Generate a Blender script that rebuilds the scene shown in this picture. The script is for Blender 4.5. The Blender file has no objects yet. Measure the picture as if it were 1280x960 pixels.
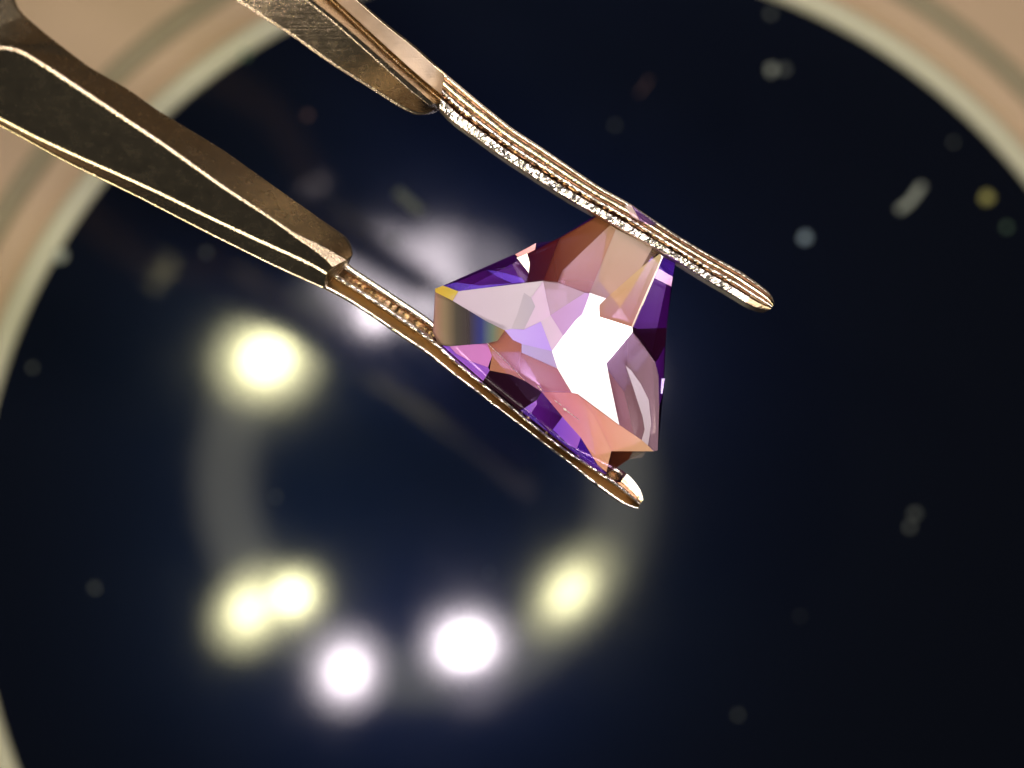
import bpy, bmesh, math, random
from mathutils import Vector, Quaternion, Matrix

random.seed(7)
S = bpy.context.scene
COL = S.collection
S.unit_settings.scale_length = 0.01            # one unit is one centimetre

# ------------------------------------------------------------------ camera
CAM_Z = 9.0
cd = bpy.data.cameras.new('camera')
cam = bpy.data.objects.new('camera', cd)
COL.objects.link(cam)
S.camera = cam
cam.location = (0, 0, CAM_Z)
NADIR = Vector((-108 / 2400.0, -117 / 2400.0, -1)).normalized()
CAM_Q = NADIR.rotation_difference(Vector((0, 0, -1)))
cam.rotation_mode = 'QUATERNION'
cam.rotation_quaternion = CAM_Q
cd.sensor_width = 36
cd.lens = 67.5
cd.clip_start = 0.01
cd.clip_end = 500
cd.dof.use_dof = True
cd.dof.focus_distance = 6.0
cd.dof.aperture_fstop = 0.40
cd.dof.aperture_blades = 0

# ------------------------------------------------------------------ dim room
W = bpy.data.worlds.new('World')
S.world = W
W.use_nodes = True
bg = W.node_tree.nodes['Background']
bg.inputs[0].default_value = (0.9, 0.95, 1.0, 1)
bg.inputs[1].default_value = 0.035

S.view_settings.view_transform = 'Standard'
S.view_settings.look = 'None'
S.view_settings.exposure = 0
S.view_settings.gamma = 1
S.render.engine = 'CYCLES'
S.cycles.use_denoising = True
S.cycles.max_bounces = 10
S.cycles.transparent_max_bounces = 16
S.cycles.sample_clamp_indirect = 4
S.cycles.caustics_reflective = True

# soft room lamp well above and behind the microscope, towards the top of the picture
ld = bpy.data.lights.new('room_lamp', 'AREA')
ld.shape = 'DISK'
ld.size = 4
ld.energy = 620
ld.color = (1.0, 0.93, 0.82)
lo = bpy.data.objects.new('room_lamp', ld)
COL.objects.link(lo)
lo.location = (2, 11, 14)
lo.rotation_euler = (Vector((0, 1.5, 0)) - Vector(lo.location)).to_track_quat('-Z', 'Y').to_euler()


# ------------------------------------------------------------------ helpers
def P(px, py, z):
    """world point at height z that the photograph shows at pixel (px, py)"""
    d = CAM_Q @ Vector(((px - 640) / 2400.0, -(py - 480) / 2400.0, -1))
    t = (z - CAM_Z) / d.z
    return Vector((0, 0, CAM_Z)) + d * t


def tag(o, label=None, cat=None, group=None, kind=None):
    if label: o['label'] = label
    if cat: o['category'] = cat
    if group: o['group'] = group
    if kind: o['kind'] = kind
    return o


def empty(name, loc):
    o = bpy.data.objects.new(name, None)
    o.empty_display_size = 0.2
    COL.objects.link(o)
    o.location = loc
    return o


def link(name, me, parent=None):
    o = bpy.data.objects.new(name, me)
    COL.objects.link(o)
    if parent is not None:
        o.parent = parent
        bpy.context.view_layer.update() if False else None
        q = Vector((0, 0, 0))
        a = parent
        while a is not None:
            q += Vector(a.location)
            a = a.parent
        o.location = -q                       # mesh data are in world space
    return o


def mesh(name, verts, faces, mat, parent=None, smooth=False):
    me = bpy.data.meshes.new(name)
    me.from_pydata([tuple(v) for v in verts], [], faces)
    bm = bmesh.new()
    bm.from_mesh(me)
    bmesh.ops.recalc_face_normals(bm, faces=bm.faces)
    bm.to_mesh(me)
    bm.free()
    me.materials.append(mat)
    if smooth:
        me.polygons.foreach_set('use_smooth', [True] * len(me.polygons))
    return link(name, me, parent)


def resample(line, n):
    pts = [Vector(p) for p in line]
    L = [0.0]
    for a, b in zip(pts, pts[1:]):
        L.append(L[-1] + (b - a).length)
    out = []
    j = 0
    for i in range(n):
        s = L[-1] * i / (n - 1)
        while j < len(L) - 2 and L[j + 1] < s:
            j += 1
        f = (s - L[j]) / max(1e-9, L[j + 1] - L[j])
        out.append(pts[j].lerp(pts[j + 1], min(1, max(0, f))))
    return out


def smoothed(pts, it):
    for _ in range(it):
        q = [pts[0]] + [(pts[i - 1] + pts[i] * 2 + pts[i + 1]) / 4 for i in range(1, len(pts) - 1)] + [pts[-1]]
        pts = q
    return pts


# ------------------------------------------------------------------ materials
def newmat(name):
    m = bpy.data.materials.new(name)
    m.use_nodes = True
    nt = m.node_tree
    return m, nt, nt.nodes['Principled BSDF']


def setp(b, **k):
    for a, v in k.items():
        b.inputs[a.replace('_', ' ')].default_value = v


def emit(name, colour, strength):
    m = bpy.data.materials.new(name)
    m.use_nodes = True
    nt = m.node_tree
    nt.nodes.clear()
    e = nt.nodes.new('ShaderNodeEmission')
    e.inputs[0].default_value = (*colour, 1)
    e.inputs[1].default_value = strength
    o = nt.nodes.new('ShaderNodeOutputMaterial')
    nt.links.new(e.outputs[0], o.inputs[0])
    return m


def gold(name, base, rough, grain, scale, spots=0.0):
    m, nt, b = newmat(name)
    setp(b, Metallic=1.0, Roughness=rough)
    tc = nt.nodes.new('ShaderNodeTexCoord')
    n1 = nt.nodes.new('ShaderNodeTexNoise')
    n1.inputs['Scale'].default_value = scale
    n1.inputs['Detail'].default_value = 6
    n1.inputs['Roughness'].default_value = 0.7
    nt.links.new(tc.outputs['Object'], n1.inputs['Vector'])
    cr = nt.nodes.new('ShaderNodeValToRGB')
    cr.color_ramp.elements[0].position = 0.3
    cr.color_ramp.elements[1].position = 0.75
    cr.color_ramp.elements[0].color = (*[c * 0.86 for c in base], 1)
    cr.color_ramp.elements[1].color = (*base, 1)
    nt.links.new(n1.outputs[0], cr.inputs[0])
    nt.links.new(cr.outputs[0], b.inputs['Base Color'])
    mr = nt.nodes.new('ShaderNodeMapRange')
    mr.inputs[1].default_value = 0.3
    mr.inputs[2].default_value = 0.7
    mr.inputs[3].default_value = rough * 0.85
    mr.inputs[4].default_value = min(1, rough * 1.2)
    nt.links.new(n1.outputs[0], mr.inputs[0])
    nt.links.new(mr.outputs[0], b.inputs['Roughness'])
    n2 = nt.nodes.new('ShaderNodeTexNoise')
    n2.inputs['Scale'].default_value = 240
    n2.inputs['Detail'].default_value = 4
    nt.links.new(tc.outputs['Object'], n2.inputs['Vector'])
    bp = nt.nodes.new('ShaderNodeBump')
    bp.inputs['Strength'].default_value = grain
    bp.inputs['Distance'].default_value = 0.0012
    mp = nt.nodes.new('ShaderNodeMapping')
    mp.inputs['Rotation'].default_value = (0, 0, math.radians(35))
    mp.inputs['Scale'].default_value = (6, 190, 60)
    nt.links.new(tc.outputs['Object'], mp.inputs['Vector'])
    n3 = nt.nodes.new('ShaderNodeTexNoise')
    n3.inputs['Scale'].default_value = 1.0
    n3.inputs['Detail'].default_value = 3
    nt.links.new(mp.outputs[0], n3.inputs['Vector'])
    sm = nt.nodes.new('ShaderNodeMath')
    sm.operation = 'ADD'
    nt.links.new(n2.outputs[0], sm.inputs[0])
    nt.links.new(n3.outputs[0], sm.inputs[1])
    nt.links.new(sm.outputs[0], bp.inputs['Height'])
    nt.links.new(bp.outputs[0], b.inputs['Normal'])
    return m


M_BLADE = gold('brushed_brass', (0.57, 0.45, 0.30), 0.25, 0.75, 26)
M_JAW = gold('worn_brass', (0.84, 0.71, 0.50), 0.24, 0.15, 40)
M_KNURL = gold('knurled_bright_metal', (0.86, 0.78, 0.72), 0.26, 0.8, 60)
M_GROOVED = gold('shaded_groove_brass', (0.16, 0.085, 0.045), 0.22, 0.1, 40)  # dark copy of the brass; the grooves' dark reflections are put into its colour
M_BROWN = gold('smooth_shaded_brass', (0.44, 0.33, 0.21), 0.32, 0.3, 30)  # brown copy of the brass; the jaw strip's dark reflection is painted in
M_SATIN = gold('satin_brass', (0.66, 0.52, 0.42), 0.42, 0.3, 20)


def facet_mat(name, ramp, see=0.25, rough=0.16, axis='x', diffuse=1.0, metal=0.0, veil=0.18):
    """partly see-through crystal with a polished skin; inner reflections painted as colour ramps"""
    if see > 0.09:
        see = max(see, 0.46)
        ramp = [tuple(min(0.95, c * 1.6) for c in q) for q in ramp]
    m, nt, b = newmat(name)
    tc = nt.nodes.new('ShaderNodeTexCoord')
    sp = nt.nodes.new('ShaderNodeSeparateXYZ')
    nt.links.new(tc.outputs['Generated'], sp.inputs[0])
    src = sp.outputs[0 if axis == 'x' else 1]
    nz = nt.nodes.new('ShaderNodeTexNoise')
    nz.inputs['Scale'].default_value = 5.5
    nz.inputs['Detail'].default_value = 3
    nt.links.new(tc.outputs['Object'], nz.inputs['Vector'])
    ad = nt.nodes.new('ShaderNodeMath')
    ad.operation = 'MULTIPLY_ADD'
    ad.inputs[1].default_value = veil
    nt.links.new(nz.outputs[0], ad.inputs[0])
    sb = nt.nodes.new('ShaderNodeMath')
    sb.operation = 'SUBTRACT'
    nt.links.new(src, sb.inputs[0])
    sb.inputs[1].default_value = veil * 0.5
    nt.links.new(sb.outputs[0], ad.inputs[2])
    cr = nt.nodes.new('ShaderNodeValToRGB')
    el = cr.color_ramp.elements
    n = len(ramp)
    if n == 1:
        ramp = [ramp[0], tuple(c * 0.86 for c in ramp[0])]
        n = 2
    for i, c in enumerate(ramp):
        pos = i / (n - 1)
        if i < 2:
            e = el[i]
            e.position = pos
        else:
            e = el.new(pos)
        e.color = (*c, 1)
    nt.links.new(ad.outputs[0], cr.inputs[0])
    nt.links.new(cr.outputs[0], b.inputs['Base Color'])
    setp(b, Roughness=rough, Metallic=metal, IOR=1.6)
    b.inputs['Coat Weight'].default_value = 0.6
    b.inputs['Coat Roughness'].default_value = 0.05
    tr = nt.nodes.new('ShaderNodeBsdfTransparent')
    tr.inputs[0].default_value = (0.86, 0.74, 1.0, 1)
    mx = nt.nodes.new('ShaderNodeMixShader')
    mx.inputs[0].default_value = see
    nt.links.new(b.outputs[0], mx.inputs[1])
    nt.links.new(tr.outputs[0], mx.inputs[2])
    nt.links.new(mx.outputs[0], nt.nodes['Material Output'].inputs[0])
    return m


def srgb(r, g, b, k=1.0):
    def f(c):
        c /= 255.0
        return (c / 12.92 if c <= 0.04045 else ((c + 0.055) / 1.055) ** 2.4) * k
    return (f(r), f(g), f(b))


# ------------------------------------------------------------------ setting: microscope stage
PLATE_C = P(717, 679, 0)
PLATE_R = 737 / (400 * 6 / 9.0)


def lathe(name, prof, mat, centre, parent=None, seg=192, smooth=True):
    vs, fs = [], []
    n = len(prof)
    for i in range(seg):
        a = 2 * math.pi * i / seg
        for r, z in prof:
            vs.append((centre[0] + r * math.cos(a), centre[1] + r * math.sin(a), centre[2] + z))
    for i in range(seg):
        j = (i + 1) % seg
        for k in range(n - 1):
            fs.append((i * n + k, j * n + k, j * n + k + 1, i * n + k + 1))
    return mesh(name, vs, fs, mat, parent, smooth)


# black glossy plate
m, nt, b = newmat('black_stage_plastic')
setp(b, Base_Color=(0.0045, 0.0058, 0.0105, 1), Roughness=0.08, IOR=1.42)
tc = nt.nodes.new('ShaderNodeTexCoord')
nz = nt.nodes.new('ShaderNodeTexNoise')
nz.inputs['Scale'].default_value = 1.3
nz.inputs['Detail'].default_value = 8
nt.links.new(tc.outputs['Object'], nz.inputs['Vector'])
mr = nt.nodes.new('ShaderNodeMapRange')
mr.inputs[1].default_value = 0.35
mr.inputs[2].default_value = 0.7
mr.inputs[3].default_value = 0.055
mr.inputs[4].default_value = 0.085
nt.links.new(nz.outputs[0], mr.inputs[0])
nt.links.new(mr.outputs[0], b.inputs['Roughness'])
gl = nt.nodes.new('ShaderNodeBsdfGlossy')          # faint bluish sheen added for the blue reflection of the lens
gl.inputs['Color'].default_value = (0.0002, 0.0012, 0.0060, 1)
gl.inputs['Roughness'].default_value = 0.28
adn = nt.nodes.new('ShaderNodeAddShader')
nt.links.new(b.outputs[0], adn.inputs[0])
nt.links.new(gl.outputs[0], adn.inputs[1])
nt.links.new(adn.outputs[0], nt.nodes['Material Output'].inputs[0])
M_PLATE = m
seg = 192
vs = [(PLATE_C.x + PLATE_R * math.cos(2 * math.pi * i / seg), PLATE_C.y + PLATE_R * math.sin(2 * math.pi * i / seg), 0) for i in range(seg)]
vs += [(x, y, -0.22) for x, y, _ in vs]
fs = [tuple(range(seg)), tuple(range(2 * seg - 1, seg - 1, -1))]
fs += [(i, (i + 1) % seg, seg + (i + 1) % seg, seg + i) for i in range(seg)]
plate = mesh('stage_plate', vs, fs, M_PLATE)
tag(plate, 'round glossy black stage plate mirroring the ring of lights', 'plate')


def plastic(name, base, rough, scale, var):
    m, nt, b = newmat(name)
    tc = nt.nodes.new('ShaderNodeTexCoord')
    nz = nt.nodes.new('ShaderNodeTexNoise')
    nz.inputs['Scale'].default_value = scale
    nz.inputs['Detail'].default_value = 5
    nt.links.new(tc.outputs['Object'], nz.inputs['Vector'])
    cr = nt.nodes.new('ShaderNodeValToRGB')
    cr.color_ramp.elements[0].color = (*[c * (1 - var) for c in base], 1)
    cr.color_ramp.elements[1].color = (*[min(1, c * (1 + var)) for c in base], 1)
    nt.links.new(nz.outputs[0], cr.inputs[0])
    nt.links.new(cr.outputs[0], b.inputs['Base Color'])
    setp(b, Roughness=rough)
    return m


M_TAN = plastic('tan_stage_plastic', (0.59, 0.42, 0.275), 0.6, 0.8, 0.08)
M_RIM = plastic('pale_rim_plastic', (0.70, 0.68, 0.50), 0.5, 1.5, 0.06)
M_GROOVE = plastic('groove_plastic', (0.34, 0.29, 0.19), 0.7, 1.5, 0.1)
g0 = 84 / 266.7
base = lathe('stage_base', [(PLATE_R + 0.115, -0.30), (PLATE_R + 0.115, -0.02), (PLATE_R + g0 - 0.055, -0.02)], M_TAN, PLATE_C)
base.name = 'stage_base'
# one sheet: inner land, outer land reaching far past the frame
bm = bmesh.new()
bm.from_mesh(base.data)
bm.free()
tag(base, kind='structure')
outer = lathe('stage_land', [(PLATE_R + g0 + 0.055, -0.02), (PLATE_R + g0 + 3.0, -0.02), (PLATE_R + g0 + 4.2, -0.03),
                             (PLATE_R + g0 + 4.3, -0.3), (PLATE_R + g0 + 4.3, -0.6)], M_TAN, PLATE_C)
outer.parent = base
gro = lathe('groove', [(PLATE_R + g0 - 0.055, -0.021), (PLATE_R + g0 - 0.025, -0.06), (PLATE_R + g0 + 0.025, -0.06), (PLATE_R + g0 + 0.055, -0.021)],
            M_GROOVE, PLATE_C)
gro.parent = base
rim = lathe('rim', [(PLATE_R + 0.004, -0.22), (PLATE_R + 0.004, 0.012), (PLATE_R + 0.05, 0.03), (PLATE_R + 0.09, 0.02), (PLATE_R + 0.113, -0.018)],
            M_RIM, PLATE_C)
rim.parent = base

# ------------------------------------------------------------------ ring light round the lens (seen mirrored in the plate)
RING_Z = 8.5
RING_R = 1.82
ring = tag(empty('ring_light', (0, 0, RING_Z)), 'round lamp of small bulbs seen as a blurred ring in the black plate', 'ring light')
M_HOUSE = newmat('black_housing')[0]
setp(M_HOUSE.node_tree.nodes['Principled BSDF'], Base_Color=(0.004, 0.004, 0.005, 1), Roughness=0.8)
M_DIFF = emit('diffuser_glow', (1.0, 0.95, 0.74), 2.4)
lathe('housing', [(0.75, 0.30), (0.75, 0.06), (6.5, 0.10), (6.5, 0.9), (0.75, 0.9), (0.75, 0.30)], M_HOUSE, (0, 0, RING_Z), ring, 96)
lathe('diffuser', [(1.56, 0.058), (1.60, 0.03), (1.80, 0.015), (2.02, 0.03), (2.06, 0.058)], M_DIFF, (0, 0, RING_Z), ring, 128)
WARM, COOL = (1.0, 0.95, 0.54), (1.0, 0.88, 0.95)
# pixel of each bulb's mirror image, colour, radius, strength
# ... and how long, how turned, how strong its core
BULBS = [(334, 449, WARM, 0.40, 1.25, 1.12, 20, 0.6), (312, 762, WARM, 0.31, 1.2, 1.25, 60, 0.4), (366, 744, WARM, 0.24, 1.4, 1.1, 30, 0.7),
         (434, 838, COOL, 0.32, 1.1, 1.1, 80, 0.5), (582, 806, COOL, 0.32, 1.3, 1.15, 10, 0.8), (594, 856, COOL, 0.22, 0.25, 1.0, 0, 0.0),
         (712, 738, WARM, 0.31, 0.85, 1.6, 48, 0.5), (468, 392, COOL, 0.20, 0.9, 1.0, 0, 0.8), (474, 346, COOL, 0.42, 1.1, 1.2, -20, 0.0),
         (545, 350, COOL, 0.42, 1.5, 1.1, 20, 0.1), (596, 334, COOL, 0.30, 0.4, 1.2, 0, 0.0), (690, 400, COOL, 0.30, 1.0, 1.0, 0, 1.0), (768, 470, COOL, 0.28, 0.7, 1.0, 0, 0.7)]
LED_POS = []
for px, py, c, r, s, el, turn, core in BULBS:
    v = P(px, py, -RING_Z)                      # the mirror image below the plate
    pos = Vector((v.x, v.y, RING_Z - 0.02))
    LED_POS.append(pos)
    seg = 20
    bulb = None
    for nm, r0, dz0, st in (('bulb', r * 1.08, 0.0, 15 * s), ('bulb_core', r * 0.48, -0.05, 200 * s * core)):
        if st < 0.5:
            continue
        tc_, ts_ = math.cos(math.radians(turn)), math.sin(math.radians(turn))
        vs = [(pos.x, pos.y, pos.z + dz0 - 0.045)]
        fs = []
        for rr, dz in ((0.5, -0.036), (0.85, -0.015), (1.0, 0.012)):
            for i in range(seg):
                a = 2 * math.pi * i / seg
                ex, ey = r0 * rr * math.cos(a) * el, r0 * rr * math.sin(a) / el ** 0.5
                vs.append((pos.x + ex * tc_ - ey * ts_, pos.y + ex * ts_ + ey * tc_, pos.z + dz0 + dz))
        for i in range(seg):
            j = (i + 1) % seg
            fs.append((0, 1 + i, 1 + j))
            for q in (0, 1):
                fs.append((1 + q * seg + i, 1 + q * seg + j, 1 + (q + 1) * seg + j, 1 + (q + 1) * seg + i))
        bulb = mesh(nm, vs, fs, emit(nm + '_glow', c, st), ring if bulb is None else bulb)

# ------------------------------------------------------------------ tweezers
TZ0 = 3.0
tw = tag(empty('tweezers', P(420, 300, 2.9)), 'brass coloured tweezers with grooved jaws gripping the purple gem', 'tweezers')


def ext(line, k):
    """carry a feature line on beyond the frame"""
    a, b = Vector(line[0]), Vector(line[1])
    d = (a - b)
    d = d / d.length
    return [tuple(a + d * k)] + list(line)


def arm(name, lines, heights, zfun, back, n, mat, label, satin=()):
    """lines of one blade (pixels, upper edge first), each with its own height below the crest"""
    V = []
    for ln, h in zip(lines, heights):
        pts = smoothed(resample([Vector((x, y, 0)) for x, y in ln], n), 4)
        row = []
        for i, p in enumerate(pts):
            t = i / (n - 1)
            hh = h(t) if callable(h) else h
            row.append(P(p.x, p.y, zfun(p.x, p.y) + hh))
        V.append(row)
    top = len(V)
    z1 = [Vector((v.x, v.y, v.z - back)) for v in V[-1]]
    z0 = [Vector((v.x, v.y, v.z - back)) for v in V[0]]
    # draw the underside in a little from the edges
    for i in range(n):
        mid = (z0[i] + z1[i]) / 2
        z0[i] = z0[i].lerp(mid, 0.35)
        z1[i] = z1[i].lerp(mid, 0.35)
    V += [z1, z0]
    k = len(V)
    verts = [v for row in V for v in row]
    faces = []
    for r in range(k):
        q = (r + 1) % k
        for i in range(n - 1):
            faces.append((r * n + i, r * n + i + 1, q * n + i + 1, q * n + i))
    faces.append(tuple(r * n for r in range(k)))
    faces.append(tuple(r * n + n - 1 for r in range(k)))
    o = mesh(name, verts, faces, mat, tw, True)
    o.data.materials.append(M_SATIN)
    for r in satin:
        for i in range(r * (n - 1), (r + 1) * (n - 1)):
            o.data.polygons[i].material_index = 1
    bv = o.modifiers.new('bevel', 'BEVEL')
    bv.width = 0.006
    bv.segments = 3
    bv.limit_method = 'ANGLE'
    bv.angle_limit = math.radians(14)
    bv.use_clamp_overlap = True
    bv.harden_normals = True
    o['label'] = label
    return o


# lower arm blade
A0 = [(10, -60), (17, -10), (21, 11), (56, 41), (112, 84), (159, 110), (199, 139), (277, 186), (356, 242), (414, 283), (436, 297), (442, 308), (441, 318)]
A1 = [(-160, 58), (-60, 57), (0, 57), (22, 59), (75, 92), (105, 112), (150, 142), (206, 179), (277, 230), (348, 277), (369, 292), (395, 303), (420, 316), (434, 325)]
A1b = [(-160, 62), (-60, 61), (0, 61), (21, 62), (74, 96), (104, 116), (149, 146), (205, 183), (276, 234), (347, 280), (369, 297), (391, 311), (408, 324), (416, 334)]
A2 = [(-200, 60), (0, 146), (43, 169), (91, 191), (190, 235), (277, 277), (320, 297), (367, 318), (395, 331), (410, 341)]
A3 = [(-200, 72), (0, 158), (79, 202), (170, 246), (253, 289), (333, 329), (372, 347), (404, 361)]


def zA(x, y):
    return 3.10 + 0.34 * max(0, (430 - x) / 430.0)


def shift(line, dx, dy):
    return [(x + dx, y + dy) for x, y in line]


armA = arm('arm', [A0, shift(A0, -1.5, 2.2), A1, A1b, A2, shift(A2, -1.6, 3.4), shift(A3, 1.0, -2.6), A3],
           [lambda t: -0.072 + 0.014 * t, lambda t: -0.068 + 0.014 * t, 0.0, -0.0015, lambda t: -0.27 + 0.235 * t, lambda t: -0.272 + 0.235 * t,
            lambda t: -0.31 + 0.235 * t, lambda t: -0.312 + 0.235 * t],
           zA, 0.10, 90, M_BLADE, 'lower left arm with the wide ridged blade')

# upper arm blade
B0 = [(449, 0), (479, 26), (520, 58), (542, 78), (560, 94), (572, 104)]
B1 = [(419, 0), (456, 34), (505, 79), (530, 101), (555, 121), (566, 130)]
B1b = [(414, 0), (451, 35), (500, 81), (526, 104), (549, 123), (558, 130)]
B2a = [(391, 0), (427, 29), (473, 69), (486, 81), (521, 111), (542, 129)]
B2 = [(383, 0), (419, 29), (465, 70), (478, 82), (515, 115), (537, 132)]
B3 = [(293, 0), (327, 22), (364, 45), (411, 79), (467, 114), (500, 135), (517, 144), (531, 146), (542, 138)]
Bl = [ext(l, 260) for l in (B0, shift(B0, -2, 1.6), B1, B1b, B2a, B2, shift(B3, 1.6, -3), B3)]


def zB(x, y):
    return 3.09 + 0.0011 * max(0, 545 - x)


armB = arm('arm', Bl, [-0.05, -0.0485, -0.088, -0.12, -0.002, 0.0, -0.085, -0.087], zB, 0.10, 90, M_BLADE, 'upper right arm ending in a rounded shoulder', (1,))


# grooved jaws: a grid between two edges with a ridged cross-section
def jaw(name, lo_line, up_line, prof, zfun, n, mats, parent, thick, jitter, label, smooth=False):
    """prof: list of (v, height, jitter, material index) from the lower edge to the upper one"""
    lo_ = smoothed(resample([Vector((x, y, 0)) for x, y in lo_line], n), 14)
    up_ = smoothed(resample([Vector((x, y, 0)) for x, y in up_line], n), 14)
    rows = []
    rnd = random.Random(11)
    for (v, h, j, mi) in prof:
        row = []
        for i in range(n):
            p = lo_[i].lerp(up_[i], v)
            t = i / (n - 1)
            hh = h(t) if callable(h) else h
            e = min(1.0, (n - 1 - i) / 3.0)
            dj = rnd.uniform(-1, 1) * j * jitter * (1.0 if t < 0.88 else 0.15)
            row.append(P(p.x, p.y, zfun(p.x, p.y) + hh * (0.35 + 0.65 * e) + dj))
        rows.append(row)
    dn = []
    for row in (rows[-1], rows[0]):
        dn.append([Vector((v.x, v.y, v.z - thick)) for v in row])
    mid = [(a + b_) / 2 for a, b_ in zip(dn[0], dn[1])]
    dn = [[a.lerp(m_, 0.3) for a, m_ in zip(r, mid)] for r in dn]
    V = rows + dn
    k = len(V)
    verts = [v for r in V for v in r]
    faces, mi_ = [], []
    for r in range(k):
        q = (r + 1) % k
        for i in range(n - 1):
            faces.append((r * n + i, r * n + i + 1, q * n + i + 1, q * n + i))
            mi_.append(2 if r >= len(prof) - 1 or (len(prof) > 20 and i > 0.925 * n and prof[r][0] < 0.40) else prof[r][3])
    faces.append(tuple(r * n for r in range(k)))
    faces.append(tuple(r * n + n - 1 for r in range(k)))
    mi_ += [0, 0]
    o = mesh(name, verts, faces, mats[0], parent, smooth)
    for mm in mats[1:]:
        o.data.materials.append(mm)
    o.data.polygons.foreach_set('material_index', mi_)
    o['label'] = label
    return o


def zJ(x, y):
    return 3.0


JA_lo = [(403, 360), (432, 375), (462, 394), (496, 418), (540, 447), (556, 461), (596, 491), (627, 515), (659, 539), (674, 551), (702, 572),
         (747, 609), (776, 630), (790, 636), (797, 636)]
JA_up = [(428, 322), (436, 331), (486, 364), (540, 400), (592, 452), (650, 503), (712, 555), (768, 582), (786, 593), (802, 612), (804, 624)]
def ledge(h):
    """recessed ledge the stone sits on, rising to the full height at the very tip"""
    return lambda t: h if t < 0.90 else h + (-0.008 + 0.02 * h - h) * min(1.0, (t - 0.90) / 0.015)


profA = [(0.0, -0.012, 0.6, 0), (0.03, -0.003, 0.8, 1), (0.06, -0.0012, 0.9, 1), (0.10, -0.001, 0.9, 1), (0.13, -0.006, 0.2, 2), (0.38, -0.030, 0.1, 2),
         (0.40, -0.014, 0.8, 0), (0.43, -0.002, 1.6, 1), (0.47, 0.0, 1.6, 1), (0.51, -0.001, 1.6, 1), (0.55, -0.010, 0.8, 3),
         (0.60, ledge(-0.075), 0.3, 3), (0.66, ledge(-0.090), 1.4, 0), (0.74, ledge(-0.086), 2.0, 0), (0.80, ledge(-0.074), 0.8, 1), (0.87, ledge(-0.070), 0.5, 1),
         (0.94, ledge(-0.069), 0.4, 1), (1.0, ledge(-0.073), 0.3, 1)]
jaw('jaw', JA_lo, JA_up, profA, zJ, 150, [M_JAW, M_KNURL, M_BROWN, M_GROOVED], armA, 0.14, 0.0010, 'lower jaw with a beaded bright edge')

JB_lo = [(549, 136), (567, 155), (592, 172), (630, 199), (670, 225), (710, 250), (750, 272), (807, 304), (845, 326), (882, 350), (917, 370),
         (940, 384), (955, 389), (963, 387)]
JB_up = [(556, 91), (580, 111), (605, 132), (640, 160), (677, 184), (715, 210), (752, 235), (784, 252), (812, 271), (845, 293), (880, 314),
         (926, 339), (957, 361), (968, 371), (968, 380)]
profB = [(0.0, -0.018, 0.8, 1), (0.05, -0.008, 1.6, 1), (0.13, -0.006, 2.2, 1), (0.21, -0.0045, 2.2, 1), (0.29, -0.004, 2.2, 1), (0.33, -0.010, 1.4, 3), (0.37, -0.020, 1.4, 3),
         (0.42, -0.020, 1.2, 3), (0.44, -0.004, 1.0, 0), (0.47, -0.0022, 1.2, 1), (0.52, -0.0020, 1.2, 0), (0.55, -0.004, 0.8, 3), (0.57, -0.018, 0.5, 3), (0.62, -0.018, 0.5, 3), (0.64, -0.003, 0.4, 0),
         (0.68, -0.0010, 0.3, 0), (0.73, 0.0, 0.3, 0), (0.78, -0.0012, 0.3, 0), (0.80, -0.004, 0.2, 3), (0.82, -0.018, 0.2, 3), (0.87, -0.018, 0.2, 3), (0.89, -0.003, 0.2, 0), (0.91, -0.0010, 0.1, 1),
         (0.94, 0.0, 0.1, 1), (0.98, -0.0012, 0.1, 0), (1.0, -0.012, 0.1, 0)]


def zJB(x, y):
    return 3.06


jaw('jaw', JB_lo, JB_up, profB, zJB, 190, [M_JAW, M_KNURL, M_BROWN, M_GROOVED], armB, 0.14, 0.0010, 'upper jaw with three bright ridges and a knurled edge')

# bow that joins both arms outside the picture
vs, fs = [], []
bow = [P(-200, 30, 3.45), P(-420, -120, 3.5), P(-520, -330, 3.55), P(-400, -520, 3.55), P(-120, -560, 3.52), P(120, -420, 3.5), P(225, -200, 3.42)]
bow = smoothed(resample(bow, 40), 6)
for i, p in enumerate(bow):
    d = (bow[min(i + 1, 39)] - bow[max(i - 1, 0)]).normalized()
    s = Vector((-d.y, d.x, 0)).normalized()
    for a, c in ((0.1, 0.02), (0.1, -0.22), (-0.1, -0.22), (-0.1, 0.02)):
        vs.append(p + s * a + Vector((0, 0, c)))
for i in range(39):
    for k in range(4):
        fs.append((i * 4 + k, i * 4 + (k + 1) % 4, i * 4 + 4 + (k + 1) % 4, i * 4 + 4 + k))
fs += [(0, 1, 2, 3), (156, 157, 158, 159)]
mesh('bow', vs, fs, M_BLADE, tw)

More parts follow.
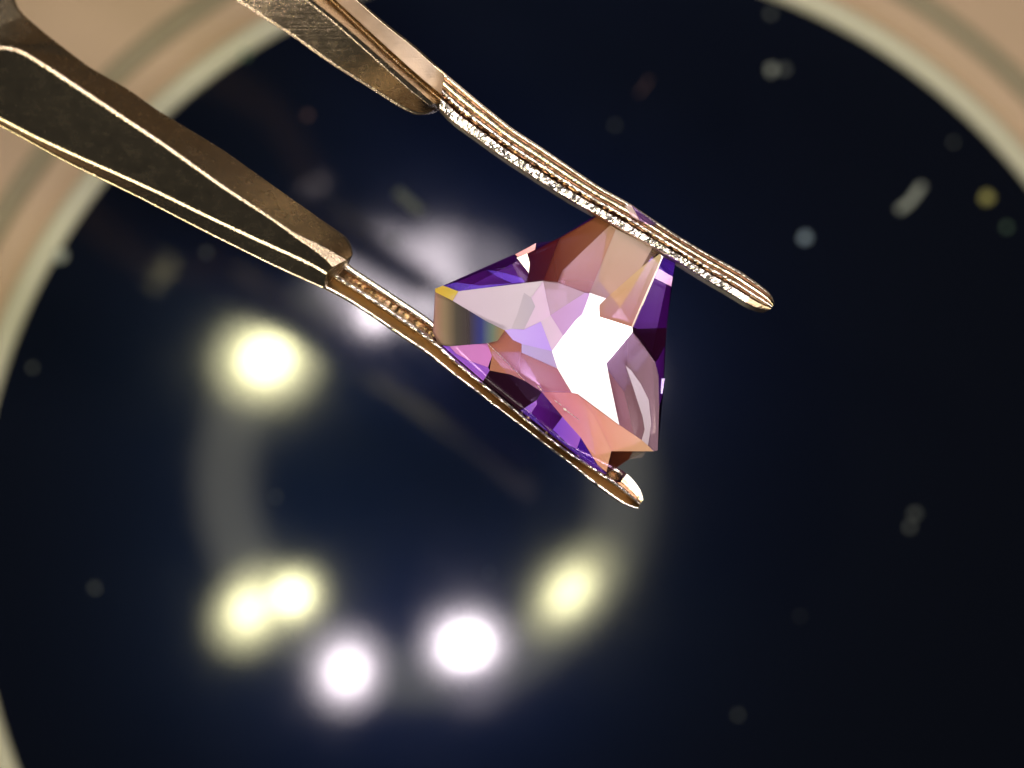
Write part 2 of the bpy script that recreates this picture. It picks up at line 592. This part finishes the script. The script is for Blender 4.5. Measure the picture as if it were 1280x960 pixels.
# ------------------------------------------------------------------ gemstone
gem = tag(empty('gemstone', P(690, 440, 2.7)), 'kite shaped purple and peach faceted gem held between the tweezer jaws', 'gemstone')
C = srgb
PAL = {  # facet colours mix the stone's tint with painted inner reflections and highlights
    'amber': facet_mat('amber_reflection', [C(225, 165, 60), C(235, 180, 80)], 0.15),
    'rainbow': facet_mat('rainbow_reflection', [C(165, 125, 110), C(140, 122, 100), C(82, 76, 70), C(70, 62, 68), C(58, 62, 130), C(105, 122, 112), C(160, 122, 80)], 0.09, veil=0.05),
    'pale': facet_mat('pale_lilac_reflection', [C(190, 172, 196), C(202, 190, 208)], 0.05),
    'pale_grey': facet_mat('pale_grey_reflection', [C(186, 174, 190), C(178, 168, 190)], 0.05),
    'pink_white': facet_mat('pink_white_reflection', [C(206, 184, 212), C(214, 184, 222)], 0.05),
    'grey': facet_mat('grey_reflection', [C(165, 140, 155), C(175, 150, 175)], 0.1),
    'lilac': facet_mat('lilac_reflection', [C(190, 150, 205), C(200, 160, 228)], 0.08),
    'periwinkle': facet_mat('periwinkle_reflection', [C(192, 166, 246), C(182, 150, 242)], 0.05),
    'lavender': facet_mat('lavender_reflection', [C(176, 158, 220), C(172, 152, 206)], 0.05),
    'white': facet_mat('clear_white_reflection', [C(240, 225, 242), C(246, 236, 246)], 0.0, rough=0.3),
    'sand': facet_mat('sand_reflection', [C(166, 132, 126), C(178, 158, 148)], 0.12, axis='y'),
    'straw': facet_mat('straw_reflection', [C(172, 118, 100), C(178, 142, 108), C(192, 172, 132)], 0.1, axis='y'),
    'edge': facet_mat('edge_highlight', [C(235, 215, 190), C(240, 225, 205)], 0.0),
    'brown': facet_mat('brown_reflection', [C(84, 24, 28), C(120, 66, 46), C(132, 84, 56)], 0.085),
    'mauve_sand': facet_mat('mauve_sand_reflection', [C(142, 88, 92), C(160, 116, 104), C(158, 124, 100)], 0.15, axis='y'),
    'maroon': facet_mat('maroon_reflection', [C(50, 6, 34), C(74, 18, 22)], 0.085),
    'rose': facet_mat('rose_reflection', [C(156, 94, 72), C(146, 84, 82), C(158, 90, 92)], 0.12),
    'olive': facet_mat('russet_reflection', [C(165, 108, 84), C(166, 98, 84)], 0.12),
    'peach': facet_mat('peach_reflection', [C(196, 122, 112), C(212, 146, 118), C(222, 160, 128)], 0.1),
    'peach_deep': facet_mat('deep_peach_reflection', [C(176, 98, 102), C(198, 122, 108), C(222, 150, 118)], 0.1),
    'salmon': facet_mat('salmon_reflection', [C(216, 120, 122), C(226, 130, 128)], 0.05),
    'pink': facet_mat('pink_reflection', [C(190, 120, 190), C(206, 124, 208)], 0.1),
    'violet': facet_mat('violet_reflection', [C(116, 62, 216), C(150, 84, 246)], 0.35),
    'violet_deep': facet_mat('deep_violet_reflection', [C(70, 30, 160), C(92, 48, 214)], 0.3),
    'indigo': facet_mat('indigo_reflection', [C(52, 18, 128), C(66, 26, 150)], 0.45),
    'dark': facet_mat('dark_purple_reflection', [C(30, 5, 52), C(44, 8, 66)], 0.3),
    'plum': facet_mat('plum_reflection', [C(66, 10, 100), C(46, 6, 72)], 0.45),
    'black_plum': facet_mat('black_plum_reflection', [C(26, 3, 20), C(34, 4, 30)], 0.06),
    'plum_solid': facet_mat('dense_plum_reflection', [C(78, 16, 120), C(48, 6, 70)], 0.08),
    'mauve': facet_mat('mauve_reflection', [C(104, 68, 82), C(112, 80, 90)], 0.2),
    'mauve_grey': facet_mat('mauve_grey_reflection', [C(120, 92, 104), C(130, 100, 120)], 0.15),
    'streak': facet_mat('pale_streak_highlight', [C(176, 160, 176), C(196, 182, 206)], 0.05, axis='y'),
    'umber': facet_mat('umber_reflection', [C(48, 18, 8), C(70, 34, 16)], 0.4),
    'smoke': facet_mat('smoke_reflection', [C(120, 106, 96), C(96, 92, 84)], 0.6),
}

# (material, polygon in photo pixels, bulb the facet leans towards or None, how far it leans, height)
F = [
    ('amber', [(544, 361), (554, 357), (573, 364), (566, 376), (544, 365)], None, (0, 0), 0),
    ('rainbow', [(544, 365), (566, 376), (607, 401), (631, 413), (622, 426), (609, 429), (562, 433), (548, 430), (541, 416)], None, (-0.42, 0.02), -0.01),
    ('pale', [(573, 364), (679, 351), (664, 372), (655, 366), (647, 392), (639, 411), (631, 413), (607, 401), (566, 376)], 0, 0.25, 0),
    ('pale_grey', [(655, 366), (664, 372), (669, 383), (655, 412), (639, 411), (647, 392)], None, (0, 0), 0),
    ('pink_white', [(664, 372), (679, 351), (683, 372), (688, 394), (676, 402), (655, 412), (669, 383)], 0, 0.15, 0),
    ('grey', [(679, 351), (697, 353), (731, 366), (688, 394), (683, 372)], None, (0, 0.03), 0),
    ('lilac', [(731, 366), (737, 367), (728, 393), (720, 400), (704, 420), (697, 408), (688, 394)], 6, 0.2, 0),
    ('pink_white', [(676, 402), (688, 394), (697, 408), (704, 420), (690, 439)], 6, 0.2, 0),
    ('periwinkle', [(631, 413), (639, 411), (655, 412), (676, 402), (690, 439), (652, 430), (641, 425)], None, (0, 0), 0),
    ('lavender', [(652, 430), (690, 439), (697, 461), (652, 441)], None, (0, -0.02), 0),
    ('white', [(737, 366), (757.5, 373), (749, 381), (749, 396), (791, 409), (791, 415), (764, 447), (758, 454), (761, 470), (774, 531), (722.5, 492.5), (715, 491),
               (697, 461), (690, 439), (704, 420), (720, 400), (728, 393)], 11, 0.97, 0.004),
    ('sand', [(770, 286), (816, 309), (802, 334), (757.5, 373), (737, 366)], None, (0.0, 0.0), 0),
    ('straw', [(802, 334), (825, 317), (827, 321), (789, 409), (749, 396), (749, 381), (757.5, 373)], None, (0.02, 0.0), 0),
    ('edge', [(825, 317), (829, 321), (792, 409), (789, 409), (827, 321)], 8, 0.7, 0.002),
    ('umber', [(816, 309), (823, 316), (802, 334)], None, (0.1, 0.2), -0.01),
    ('brown', [(700, 297), (747, 270), (763, 281), (703, 338), (697, 353), (679, 351), (690, 322)], None, (-0.2, 0.5), -0.008),
    ('mauve_sand', [(763, 281), (770, 286), (737, 366), (731, 366), (697, 353), (703, 338)], None, (0, 0.03), 0),
    ('maroon', [(669, 313), (700, 297), (690, 322), (679, 351), (657, 353), (661, 341), (662, 328), (659, 317)], None, (-0.15, 0.35), -0.01),
    ('white', [(646, 322), (659, 317), (662, 328), (661, 341)], 6, 0.95, 0.0),
    ('salmon', [(644, 318), (670, 304), (669, 312), (659, 317), (647, 321)], None, (-0.05, 0.1), -0.01),
    ('dark', [(554, 357), (642, 318), (646, 322), (640, 334), (608, 337), (570, 353)], None, (-0.2, 0.4), -0.01),
    ('plum', [(570, 353), (608, 337), (622, 346), (640, 354), (600, 359)], None, (-0.1, 0.3), -0.01),
    ('violet_deep', [(554, 357), (570, 353), (600, 357), (640, 354), (600, 361), (573, 364)], None, (-0.1, 0.2), -0.01),
    ('violet_deep', [(608, 337), (630, 341), (652, 347), (657, 353), (640, 354), (622, 346)], 6, 0.5, -0.005),
    ('plum', [(640, 334), (646, 322), (661, 341), (657, 353), (652, 347), (630, 341), (608, 337)], None, (-0.1, 0.3), -0.01),
    ('dark', [(670, 304), (692, 301), (748, 267), (747, 270), (700, 297), (669, 313)], None, (-0.2, 0.5), -0.02),
    ('indigo', [(829, 321), (844, 328), (841, 346), (822, 335)], None, (0.35, 0.1), -0.01),
    ('pink', [(822, 335), (841, 346), (839, 358), (817, 347)], 8, 0.75, -0.005),
    ('plum', [(817, 347), (839, 358), (833, 410), (797, 411), (791, 409)], None, (0.4, 0.1), -0.01),
    ('black_plum', [(791, 409), (797, 411), (833, 410), (831, 433), (823, 448), (819, 453), (805, 433), (791, 415)], None, (0.4, -0.05), -0.01),
    ('plum', [(831, 433), (829, 491), (824, 508), (823, 470), (819, 453), (823, 448)], None, (0.3, 0), -0.01),
    ('violet', [(827, 473), (831, 473), (828, 492), (826, 492)], 8, 0.9, 0.006),
    ('mauve', [(791, 415), (805, 433), (782, 457), (790, 480), (803, 520), (806, 537), (802, 550), (774, 531), (761, 470), (758, 454), (764, 447)], None, (0.0, 0), -0.004),
    ('streak', [(782, 457), (789, 463), (801, 480), (811, 500), (814, 530), (810, 557), (802, 550), (806, 537), (803, 520), (790, 480)], 8, 0.25, 0.002),
    ('mauve_grey', [(805, 433), (819, 453), (823, 470), (824, 508), (822, 563), (817, 564), (810, 557), (814, 530), (811, 500), (801, 480), (789, 463), (782, 457)], None, (0.02, 0), -0.004),
    ('peach', [(722.5, 492.5), (774, 531), (802, 550), (810, 557), (817, 564), (764, 564), (756, 545), (742, 518)], None, (0.02, -0.02), 0),
    ('peach_deep', [(677, 490), (715, 491), (722.5, 492.5), (742, 518), (756, 545), (764, 564), (758, 590), (747, 581), (726, 547), (703, 521)], None, (-0.02, -0.02), 0),
    ('rose', [(609, 429), (622, 426), (631, 413), (641, 425), (652, 430), (652, 441), (697, 461), (715, 491), (677, 490), (656, 476)], None, (-0.03, -0.02), 0),
    ('olive', [(609, 429), (656, 476), (638, 468), (612, 463), (615, 445)], None, (-0.02, -0.04), 0),
    ('pink', [(562, 433), (609, 429), (615, 445), (610, 459), (587, 451), (570, 442)], 0, 0.25, -0.005),
    ('violet', [(553, 432), (562, 433), (570, 442), (587, 451), (610, 459), (612, 463), (604, 476)], None, (-0.15, -0.2), -0.015),
    ('black_plum', [(612, 463), (638, 468), (656, 476), (677, 490), (671, 500), (656, 510), (650, 513), (604, 476)], None, (-0.2, -0.3), -0.015),
    ('violet', [(671, 500), (671, 506), (664, 516), (656, 510)], 1, 0.5, -0.01),
    ('plum_solid', [(677, 490), (703, 521), (691, 537), (686, 541), (664, 516), (671, 506), (671, 500)], None, (-0.2, -0.3), -0.015),
    ('indigo', [(650, 513), (656, 510), (664, 516), (686, 541)], None, (-0.2, -0.3), -0.02),
    ('violet', [(691, 537), (703, 521), (726, 547), (721, 561), (712, 557)], 1, 0.3, -0.01),
    ('indigo', [(686, 541), (691, 537), (712, 557), (721, 561), (726, 547), (747, 581), (758, 592), (750, 592)], None, (-0.2, -0.3), -0.02),
    ('umber', [(764, 564), (791, 564), (786, 574), (772, 584), (758, 592), (758, 590)], None, (0, -0.4), -0.02),
    ('smoke', [(791, 564), (808, 564), (803, 572), (786, 574)], None, (0, -0.4), -0.02),
    ('plum', [(747, 270), (752, 262), (784, 262), (846, 322), (844, 328), (829, 321), (823, 316), (816, 309), (770, 286), (763, 281)], None, (0, 0.1), -0.03),
]
GZ = 3.0
GB = 2.90


def facet(mat, poly, lean, amount, dz, skirt=0.018, zc=GZ, name='facet'):
    cx = sum(p[0] for p in poly) / len(poly)
    cy = sum(p[1] for p in poly) / len(poly)
    c = P(cx, cy, zc + dz)
    if lean is None:
        to_cam = (Vector((0, 0, CAM_Z)) - c).normalized()
        n = (to_cam + Vector((amount[0], amount[1], 0))).normalized()
    else:
        to_cam = (Vector((0, 0, CAM_Z)) - c).normalized()
        h = (to_cam + (LED_POS[lean] - c).normalized()).normalized()
        n = to_cam.lerp(h, amount).normalized()
    top = []
    for x, y in poly:
        d = (P(x, y, 1.0) - Vector((0, 0, CAM_Z)))
        t = (c - Vector((0, 0, CAM_Z))).dot(n) / d.dot(n)
        top.append(Vector((0, 0, CAM_Z)) + d * t)
    k = len(top)
    low = [Vector((v.x, v.y, v.z - skirt)) for v in top]
    fs = [tuple(range(k))] + [(i, (i + 1) % k, k + (i + 1) % k, k + i) for i in range(k)]
    return mesh(name, top + low, fs, PAL[mat], gem)


for f in F:
    facet(*f)
# corner that pokes through the groove of the upper jaw
facet('plum', [(789, 256), (820, 280), (812, 281), (800, 276)], None, (0.1, 0.2), 0, 0.1, 3.068)
facet('sand', [(781, 257), (789, 256), (800, 276), (790, 271)], None, (0.0, 0.1), 0, 0.1, 3.068)

# deeper facets seen through the crown
IN = [
    ('violet', [(560, 372), (640, 330), (668, 385), (600, 398)], (0.10, 0.02)),
    ('rose', [(600, 398), (668, 385), (650, 440), (612, 440)], (-0.12, 0.05)),
    ('violet_deep', [(612, 440), (650, 440), (700, 520), (660, 500)], (0.02, -0.13)),
    ('peach', [(650, 440), (668, 385), (712, 400), (725, 470)], (0.1, 0.1)),
    ('violet', [(650, 440), (725, 470), (745, 570), (700, 520)], (-0.08, -0.1)),
    ('rose', [(640, 330), (700, 300), (712, 400), (668, 385)], (0.0, 0.16)),
    ('sand', [(700, 300), (760, 285), (748, 350), (712, 400)], (0.12, 0.1)),
    ('amber', [(760, 285), (815, 320), (775, 385), (748, 350)], (-0.1, 0.13)),
    ('violet', [(815, 320), (835, 345), (815, 440), (775, 385)], (0.15, 0.05)),
    ('plum_solid', [(775, 385), (815, 440), (780, 490), (735, 430)], (0.05, -0.15)),
    ('violet_deep', [(712, 400), (748, 350), (775, 385), (735, 430), (725, 470)], (-0.16, 0)),
    ('mauve', [(780, 490), (815, 440), (820, 540), (795, 555)], (0.12, -0.06)),
    ('peach_deep', [(725, 470), (735, 430), (780, 490), (795, 555), (745, 570)], (-0.03, -0.14)),
]
for a, b_, c in IN:
    facet(a, b_, None, c, 0, 0.006, 2.93, 'inner_facet')

# pavilion below the girdle
OUT = [(544, 361), (554, 357), (644, 318), (692, 301), (747, 268), (784, 262), (844, 328), (833, 410), (829, 491), (822, 563), (808, 564), (786, 574), (758, 592),
       (686, 541), (604, 476), (553, 432), (541, 416)]
top = [P(x, y, GB + 0.002) for x, y in OUT]
keel = [P(650, 410, 2.55), P(735, 360, 2.5), P(770, 500, 2.5)]
m, nt, b = newmat('violet_crystal')
rf = nt.nodes.new('ShaderNodeBsdfRefraction')
rf.inputs['Color'].default_value = (0.75, 0.42, 1.0, 1)
rf.inputs['Roughness'].default_value = 0.2
rf.inputs['IOR'].default_value = 1.5
setp(b, Base_Color=(0.20, 0.05, 0.45, 1), Roughness=0.1)
mx = nt.nodes.new('ShaderNodeMixShader')
mx.inputs[0].default_value = 0.95
nt.links.new(b.outputs[0], mx.inputs[1])
nt.links.new(rf.outputs[0], mx.inputs[2])
nt.links.new(mx.outputs[0], nt.nodes['Material Output'].inputs[0])
cc = sum(top, Vector()) / len(top)
n = len(top)
vs = list(top) + keel
near = []
for v in top:
    near.append(min(range(3), key=lambda i: (Vector((keel[i].x, keel[i].y)) - Vector((v.x, v.y))).length))
fs = []
for i in range(n):
    j = (i + 1) % n
    if near[i] == near[j]:
        fs.append((i, j, n + near[i]))
    else:
        fs.append((i, j, n + near[j]))
        fs.append((i, n + near[j], n + near[i]))
fs.append((n, n + 1, n + 2))
pav = mesh('pavilion', vs, fs, m, gem)
if sum(p.normal.z for p in pav.data.polygons) > 0:
    pav.data.flip_normals()
g_up = [P(x, y, 2.965) for x, y in OUT]
mesh('girdle', g_up + top, [(i, (i + 1) % n, n + (i + 1) % n, n + i) for i in range(n)], m, gem)

# chipped line of the table edge
M_CHIP = newmat('chip_white')[0]
setp(M_CHIP.node_tree.nodes['Principled BSDF'], Base_Color=(0.95, 0.86, 0.82, 1), Roughness=0.35)
vs, fs = [], []
chips = [((609, 429), (630, 449), 0.9), ((630, 449), (656, 476), 0.7), ((672, 482), (677, 488), 0.9), ((693, 500), (702, 507), 0.9), ((704, 510), (713, 517), 1.6), ((713, 517), (724, 525), 0.8)]
for a, c, w in chips:
    steps = max(2, int(math.hypot(c[0] - a[0], c[1] - a[1]) / 4))
    for i in range(steps):
        x = a[0] + (c[0] - a[0]) * (i + 0.5) / steps
        y = a[1] + (c[1] - a[1]) * (i + 0.5) / steps
        L = math.hypot(c[0] - a[0], c[1] - a[1]) / steps * 0.62
        ux, uy = (c[0] - a[0]), (c[1] - a[1])
        k = math.hypot(ux, uy)
        ux, uy = ux / k, uy / k
        ww = w * random.uniform(0.5, 1.0)
        q = len(vs)
        for sx, sy, z in ((-L, 0, 0.0), (0, ww, 0.0), (L, 0, 0.0), (0, -ww, 0.0)):
            vs.append(P(x + ux * sx - uy * sy, y + uy * sx + ux * sy, 3.022))
        vs.append(P(x, y, 3.026))
        fs += [(q, q + 1, q + 4), (q + 1, q + 2, q + 4), (q + 2, q + 3, q + 4), (q + 3, q, q + 4), (q, q + 1, q + 2, q + 3)]
ch = mesh('edge_chip', vs, fs, M_CHIP, gem)
ch['kind'] = 'stuff'

# ------------------------------------------------------------------ dust on the plate
def dustmat(name, c):
    m, nt, b = newmat(name)
    setp(b, Base_Color=(*c, 1), Roughness=0.6)
    return m


D_GREY = dustmat('grey_dust', (0.13, 0.15, 0.14))
D_PALE = dustmat('pale_dust', (0.40, 0.44, 0.38))
D_BLUE = dustmat('bluish_dust', (0.42, 0.56, 0.66))
D_GOLD = dustmat('yellow_dust', (0.42, 0.40, 0.12))
D_GREEN = dustmat('green_dust', (0.10, 0.18, 0.12))
D_RED = dustmat('red_dust', (0.16, 0.09, 0.09))


def speck(px, py, r, mat, label, group=None, cat='dust speck', z=0.0):
    c = P(px, py, z)
    rnd = random.Random(int(px * 31 + py))
    bm = bmesh.new()
    bmesh.ops.create_icosphere(bm, subdivisions=1, radius=1)
    for v in bm.verts:
        k = r * rnd.uniform(0.75, 1.2)
        v.co = Vector((c.x + v.co.x * k, c.y + v.co.y * k, z + r * 0.55 + v.co.z * k * 0.5))
    me = bpy.data.meshes.new('dust_speck')
    bm.to_mesh(me)
    bm.free()
    me.materials.append(mat)
    o = bpy.data.objects.new('dust_speck', me)
    COL.objects.link(o)
    tag(o, label, cat, group)
    return o


GR = 'tiny dust specks on the black plate'
speck(76, 320, 0.036, D_PALE, 'bright pale speck at the plate edge just below the lower tweezer arm', GR)
speck(1006, 297, 0.028, D_BLUE, 'round bluish white speck just above the tip of the upper jaw', GR)
speck(964, 88, 0.028, D_PALE, 'brighter half of the pale double speck near the top rim', GR)
speck(980, 88, 0.024, D_GREY, 'dimmer half of the pale double speck near the top rim', GR)
speck(963, 18, 0.018, D_GREY, 'dim grey speck closest to the top rim above the double speck', GR)
speck(1232, 248, 0.034, D_GOLD, 'yellow speck beside the curved fibre near the right rim', GR)
speck(1258, 285, 0.020, D_GREEN, 'dim green speck just below the yellow speck', GR)
speck(307, 69, 0.026, D_GREEN, 'greenish speck at the plate edge beside the upper tweezer arm', GR)
speck(1143, 642, 0.022, D_GREY, 'upper one of the two touching grey specks right of the gem', GR)
speck(1137, 659, 0.020, D_GREY, 'lower one of the two touching grey specks right of the gem', GR)
speck(385, 144, 0.018, D_RED, 'dim reddish speck between the two tweezer arms', GR)
speck(119, 735, 0.019, D_GREY, 'small grey speck left of the mirrored ring of lights', GR)
for x, y, r, w in ((41, 460, 0.015, 'near the left rim of the black plate'), (493, 300, 0.018, 'above the white glow left of the gem'),
                   (258, 316, 0.016, 'just below the lower tweezer arm'), (922, 893, 0.016, 'nearest the bottom edge of the picture'),
                   (768, 157, 0.013, 'above the middle of the upper jaw'), (1191, 178, 0.013, 'above the curved fibre near the right rim'),
                   (345, 621, 0.012, 'inside the left part of the mirrored ring'), (612, 716, 0.009, 'inside the lower part of the mirrored ring'),
                   (1000, 770, 0.009, 'in the empty dark lower right of the plate')):
    speck(x, y, r, D_GREY, 'very faint small grey speck ' + w, GR)


def fibre(pts, w, mat, label):
    pts = smoothed(resample([P(x, y, 0) for x, y in pts], 14), 1)
    vs, fs = [], []
    n = len(pts)
    for i, p in enumerate(pts):
        d = (pts[min(n - 1, i + 1)] - pts[max(0, i - 1)]).normalized()
        s = Vector((-d.y, d.x, 0))
        for k in range(6):
            a = math.pi * 2 * k / 6
            vs.append(p + s * math.cos(a) * w + Vector((0, 0, w + math.sin(a) * w)))
    for i in range(n - 1):
        for k in range(6):
            fs.append((i * 6 + k, i * 6 + (k + 1) % 6, i * 6 + 6 + (k + 1) % 6, i * 6 + 6 + k))
    fs += [tuple(range(6)), tuple(range((n - 1) * 6, n * 6))]
    o = mesh('fibre', vs, fs, mat, None, True)
    return tag(o, label, 'fibre')


fibre([(1122, 264), (1136, 254), (1146, 240), (1152, 232)], 0.017, D_PALE, 'short curved pale fibre lying near the right rim of the black plate')
fibre([(496, 240), (512, 254), (528, 268)], 0.022, D_GREY, 'blurred pale grey streak of lint above the left corner of the gem')
fibre([(798, 118), (806, 108), (812, 98)], 0.005, D_RED, 'faint thin lint streak above the upper jaw')
